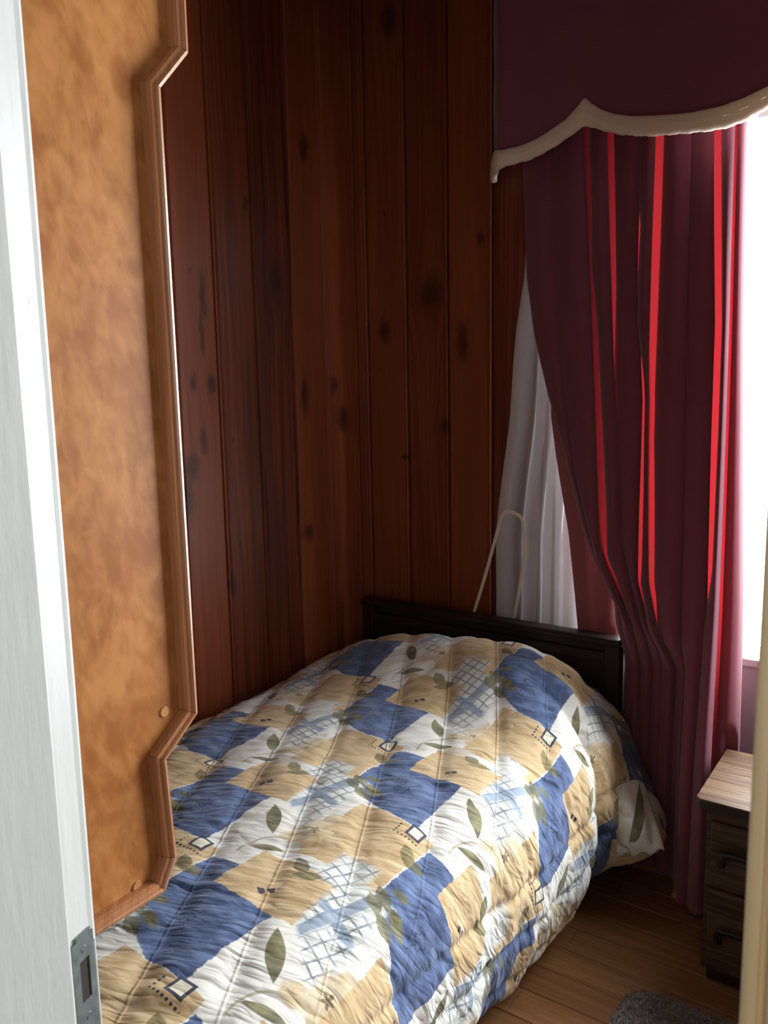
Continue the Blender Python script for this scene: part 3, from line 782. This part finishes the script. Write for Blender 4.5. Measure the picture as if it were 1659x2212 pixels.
def sheer():
    lt = [(.692, 2.2), (.692, 1.98), (.681, 1.757), (.661, 1.596), (.635, 1.345), (.616, 1.201), (.596, .979), (.588, .712), (.585, .3)]
    zs = np.linspace(.40, 2.2, 90); n = 420
    cols = []; hem = []
    a = np.linspace(0, 1, n)
    for z in zs:
        L = float(lerp_tab(lt, z)) + .004 * math.sin(z * 11)
        x_ = L + (1.30 - L) * a
        ph = a * 2 * math.pi * 11
        x_ = x_ + .011 * np.sin(ph * 1.0 + 1.0) * np.clip(a * 30, 0, 1)
        y_ = -.055 + .012 * np.cos(ph + .6 * np.sin(z * 2)) 
        cols.append(np.stack([x_, y_, np.full(n, z)], 1))
        hem.append(np.stack([L + np.linspace(-.001, .028, 4) + .0, np.full(4, -.0705) - .001 * np.array([0, 1, 1, 0]), np.full(4, z)], 1))
    o = link('sheer_curtain', grid_mesh('sheer_curtain', np.array(cols)), M_SHEER, None, 'white translucent sheer curtain hanging behind the maroon drape, over the board wall', 'curtain', smooth=True)
    link('hem', grid_mesh('hem', np.array(hem)), M_SHEERH, o, smooth=True, label='denser stitched side hem of the sheer')
    # doubled folds seen as paler upright bands
    for (xa, xb, w0, w1) in ((.735, .700, .022, .026), (.775, .745, .014, .030), (.79, .79, .008, .028)):
        cols = []
        for z in np.linspace(.60, 1.75, 30):
            f = (1.75 - z) / 1.15; x0 = xa + (xb - xa) * f; w = w0 + (w1 - w0) * f
            cols.append(np.stack([x0 + np.linspace(0, w, 4), np.array([-.0688, -.0700, -.0700, -.0688]), np.full(4, z)], 1))
        link('fold', grid_mesh('fold', np.array(cols)), M_SHEERH, o, smooth=True)
sheer()
# cream tie-back tape looped behind the headboard
def ribbon(name, pts, w, th, mat, **kw):
    P = catmull(np.array(pts), 5); bm = bmesh.new(); ring = []
    for i in range(len(P)):
        t_ = Vector(P[min(i + 1, len(P) - 1)]) - Vector(P[max(i - 1, 0)]); t_.normalize()
        n = Vector((0, -1, 0)); s_ = t_.cross(n).normalized(); c = Vector(P[i])
        ring.append([bm.verts.new(c + s_ * a + n * b) for a, b in ((-w / 2, 0), (-w / 2, th), (w / 2, th), (w / 2, 0))])
    for i in range(len(ring) - 1):
        for j in range(4): bm.faces.new((ring[i][j], ring[i][(j + 1) % 4], ring[i + 1][(j + 1) % 4], ring[i + 1][j]))
    bm.faces.new(ring[0]); bm.faces.new(ring[-1][::-1])
    return link(name, bm_mesh(bm, name), mat, **kw)
ribbon('tieback_tape', [(.508, -.073, .690), (.512, -.073, .706), (.549, -.073, .82), (.586, -.073, .946), (.612, -.074, 1.03), (.631, -.074, 1.049), (.660, -.074, 1.045), (.683, -.074, 1.028), (.689, -.074, .98), (.689, -.074, .90), (.674, -.074, .80), (.655, -.074, .700)],
       .0105, .0012, M_TAPE, label='cream cotton tie tape looped in front of the sheer, its end dangling above the headboard', cat='tieback')

def valance():
    vt = [(.704, 2.076), (.748, 2.077), (.79, 2.084), (.828, 2.096), (.886, 2.122), (.915, 2.146), (.935, 2.166), (.955, 2.146), (.979, 2.127), (1.015, 2.110), (1.06, 2.096), (1.119, 2.087), (1.165, 2.081), (1.207, 2.078), (1.27, 2.079), (1.32, 2.088), (1.368, 2.102), (1.43, 2.125), (1.49, 2.166)]
    vb = [(.704, 2.031), (.789, 2.038), (.855, 2.059), (.905, 2.082), (.936, 2.096), (.98, 2.077), (1.028, 2.058), (1.098, 2.042), (1.176, 2.034), (1.251, 2.028), (1.293, 2.029), (1.333, 2.039), (1.370, 2.055), (1.43, 2.075), (1.49, 2.096)]
    c = 1.49
    vt2 = vt + [(2 * c - a, b) for a, b in vt[::-1][1:]]; vb2 = vb + [(2 * c - a, b) for a, b in vb[::-1][1:]]
    xs = np.arange(.704, 2 * c - .704 + 1e-6, .006)
    zt = np.interp(xs, [a for a, b in vt2], [b for a, b in vt2]); zb = np.interp(xs, [a for a, b in vb2], [b for a, b in vb2])
    ret = [(.704, -.25, 2.076, 2.031), (.690, -.246, 2.080, 2.028), (.672, -.225, 2.086, 2.028), (.653, -.190, 2.090, 2.030), (.620, -.135, 2.094, 2.036), (.592, -.085, 2.092, 2.042), (.566, -.035, 2.080, 2.050), (.560, -.022, 2.070, 2.052)]
    path = [(a, b, c_, d_) for a, b, c_, d_ in ret[::-1][:-1]] + [(x_, -.25, a, b) for x_, a, b in zip(xs, zt, zb)] + [(2 * c - a, b, c_, d_) for a, b, c_, d_ in ret[1:]]
    n = len(path); TOP = RZ - .001
    P = np.zeros((n, 26, 3))
    pth = np.array(path); tg = np.gradient(pth[:, :2], axis=0); tg /= np.linalg.norm(tg, axis=1, keepdims=True); nx = np.stack([tg[:, 1], -tg[:, 0]], 1)   # outward (room side)
    for i in range(n):
        x_, y_, a, b = path[i]
        zz = np.linspace(TOP, a - .01, 25)
        o_ = .004 + .0015 * np.sin(zz * 30 + x_ * 5)
        P[i, :25, 0] = x_ + nx[i, 0] * o_; P[i, :25, 1] = y_ + nx[i, 1] * o_; P[i, :25, 2] = zz
        P[i, 25] = (x_ - nx[i, 0] * .004, y_ - nx[i, 1] * .004, a - .012)
    P[..., 1] = np.minimum(P[..., 1], -.004)
    vo = empty('valance', 'deep maroon upholstered valance with scalloped lower edge above the window', 'valance')
    f = link('fabric_face', grid_mesh('fabric_face', P), M_VAL, vo, smooth=True)
    s_ = f.modifiers.new('thick', 'SOLIDIFY'); s_.thickness = .006; s_.offset = 1
    # padded cream border: flattened tube following the scallops
    m = 14; Q = np.zeros((n, m + 1, 3))
    for i in range(n):
        x_, y_, a, b = path[i]; zc = (a + b) / 2; hh = (a - b) / 2
        lump = .0016 * math.sin(i * .9) + .0012 * math.sin(i * 2.3)
        for j in range(m + 1):
            th = 2 * math.pi * j / m; ow = math.copysign(abs(math.cos(th)) ** .8, math.cos(th)) * .011 + .004; oz = math.copysign(abs(math.sin(th)) ** .8, math.sin(th)) * hh
            if oz < 0: oz += lump * .6
            Q[i, j] = (x_ + nx[i, 0] * ow, min(-.003, y_ + nx[i, 1] * ow), zc + oz)
    link('scalloped_trim', grid_mesh('scalloped_trim', Q), M_TRIM, vo, smooth=True, label='padded cream satin border along the scalloped edge')
    boxo('mounting_board', (.70, -.235, TOP - .03), (2 * c - .70, -.005, TOP), M_DARKW, vo)
    rod = bmesh.new(); bmesh.ops.create_cone(rod, cap_ends=True, segments=12, radius1=.008, radius2=.008, depth=1.46)
    bmesh.ops.transform(rod, verts=rod.verts, matrix=Matrix.Translation((1.48, -.15, 2.27)) @ Matrix.Rotation(math.radians(90), 4, 'Y'))
    link('curtain_rod', bm_mesh(rod, 'curtain_rod'), M_WHITE, vo)
valance()

# ------------------------------------------------------------------ nightstand
NX0, NX1, NY0, NY1, NZ = 1.335, 1.80, -.500, -.190, .48
ns = empty('nightstand', 'narrow dark oak nightstand with a pale woodgrain top, beside the drape', 'nightstand', (1.57, -.35, 0))
def nso(name, a, b, m, bev=.003, **kw):
    o = boxo(name, a, b, m, None, bev=bev, seg=2, **kw); reparent(o, ns); return o
prism_top = [(NX0 + .010, NY0), (NX1 - .010, NY0), (NX1, NY0 + .010), (NX1, NY1), (NX0, NY1), (NX0, NY0 + .010)]
reparent(prism('top', prism_top, NZ - .004, NZ, M_OAKTOP), ns)
reparent(prism('top_edge', prism_top, NZ - .024, NZ - .0042, M_DARKW, label='dark moulded edge under the top'), ns)
nso('carcass', (NX0 + .022, NY0 + .022, .04), (NX1 - .022, NY1 + .005, NZ - .025), M_OAKFR)
nso('plinth', (NX0 + .032, NY0 + .036, 0), (NX1 - .032, NY1 + .01, .04), M_DARKW)
def pull(par, xc, z):
    # squared arch drawer pull on two feet
    pts = [(xc - .055, NY0 + .010, z - .036), (xc - .057, NY0 - .004, z - .034), (xc - .056, NY0 - .008, z - .012), (xc - .045, NY0 - .010, z), (xc, NY0 - .011, z + .002), (xc + .045, NY0 - .010, z), (xc + .056, NY0 - .008, z - .012), (xc + .057, NY0 - .004, z - .034), (xc + .055, NY0 + .010, z - .036)]
    P = catmull(np.array(pts), 4); bm = bmesh.new(); ring = []
    for i in range(len(P)):
        t_ = (Vector(P[min(i + 1, len(P) - 1)]) - Vector(P[max(i - 1, 0)])).normalized()
        a = t_.cross(Vector((0, 1, .2))).normalized(); b = t_.cross(a)
        ring.append([bm.verts.new(Vector(P[i]) + a * .0085 * math.cos(q) + b * .0035 * math.sin(q)) for q in [k_ * math.pi / 4 for k_ in range(8)]])
    for i in range(len(ring) - 1):
        for j in range(8): bm.faces.new((ring[i][j], ring[i][(j + 1) % 8], ring[i + 1][(j + 1) % 8], ring[i + 1][j]))
    bm.faces.new(ring[0]); bm.faces.new(ring[-1][::-1])
    h = link('pull', bm_mesh(bm, 'pull'), M_PULL, smooth=True)
    h.parent = par; h.matrix_parent_inverse = Matrix.Identity(4)
for z0, z1 in ((.285, .425), (.065, .255)):
    d = nso('drawer', (NX0 + .034, NY0 + .010, z0), (NX1 - .034, NY0 + .024, z1), M_OAKFR, .004)
    pull(d, 1.455, (z0 + z1) / 2 + .005)

# ------------------------------------------------------------------ rug
def rug():
    x0, x1, y0, y1, r = 1.225, 2.05, -1.55, -.595, .075
    pts = []
    for cx, cy, a0 in ((x1 - r, y1 - r, 0), (x0 + r, y1 - r, 90), (x0 + r, y0 + r, 180), (x1 - r, y0 + r, 270)):
        for k_ in range(9):
            a = math.radians(a0 + k_ * 90 / 8); pts.append((cx + r * math.cos(a), cy + r * math.sin(a)))
    bm = bmesh.new(); rings = []
    for ins, z in ((0, .001), (-.003, .006), (.003, .013), (.012, .016)):
        c = Vector(((x0 + x1) / 2, (y0 + y1) / 2)); rg = []
        for p in pts:
            v = Vector(p); dv = (c - v).normalized(); q = v + dv * ins; rg.append(bm.verts.new((q.x, q.y, z)))
        rings.append(rg)
    n = len(pts)
    for a, b in zip(rings[:-1], rings[1:]):
        for i in range(n): bm.faces.new((a[i], a[(i + 1) % n], b[(i + 1) % n], b[i]))
    bm.faces.new(rings[-1]); bm.faces.new(rings[0][::-1])
    o = link('rug', bm_mesh(bm, 'rug'), M_RUG, None, 'grey shaggy mat with rounded corners on the wooden floor beside the bed', 'rug', smooth=False)
    # tufts
    rs = np.random.RandomState(5); N = 60000
    X = rs.uniform(x0 + .004, x1 - .004, N); Y = rs.uniform(y0 + .004, y1 - .004, N)
    qx = np.maximum(np.abs(X - (x0 + x1) / 2) - ((x1 - x0) / 2 - r), 0); qy = np.maximum(np.abs(Y - (y0 + y1) / 2) - ((y1 - y0) / 2 - r), 0)
    ok = np.hypot(qx, qy) < r - .003
    X, Y = X[ok], Y[ok]; N = len(X); an = rs.uniform(0, 6.28, N); L = rs.uniform(.005, .011, N); tl = rs.uniform(-.006, .006, (N, 2))
    V = np.zeros((N, 3, 3)); w = .0016
    V[:, 0] = np.stack([X - w * np.cos(an), Y - w * np.sin(an), np.full(N, .0145)], 1); V[:, 1] = np.stack([X + w * np.cos(an), Y + w * np.sin(an), np.full(N, .0145)], 1)
    V[:, 2] = np.stack([X + tl[:, 0], Y + tl[:, 1], .0145 + L], 1)
    me = bpy.data.meshes.new('pile'); me.from_pydata(V.reshape(-1, 3).tolist(), [], [(3 * i, 3 * i + 1, 3 * i + 2) for i in range(N)])
    link('pile', me, M_RUG, o, kind='stuff')
rug()
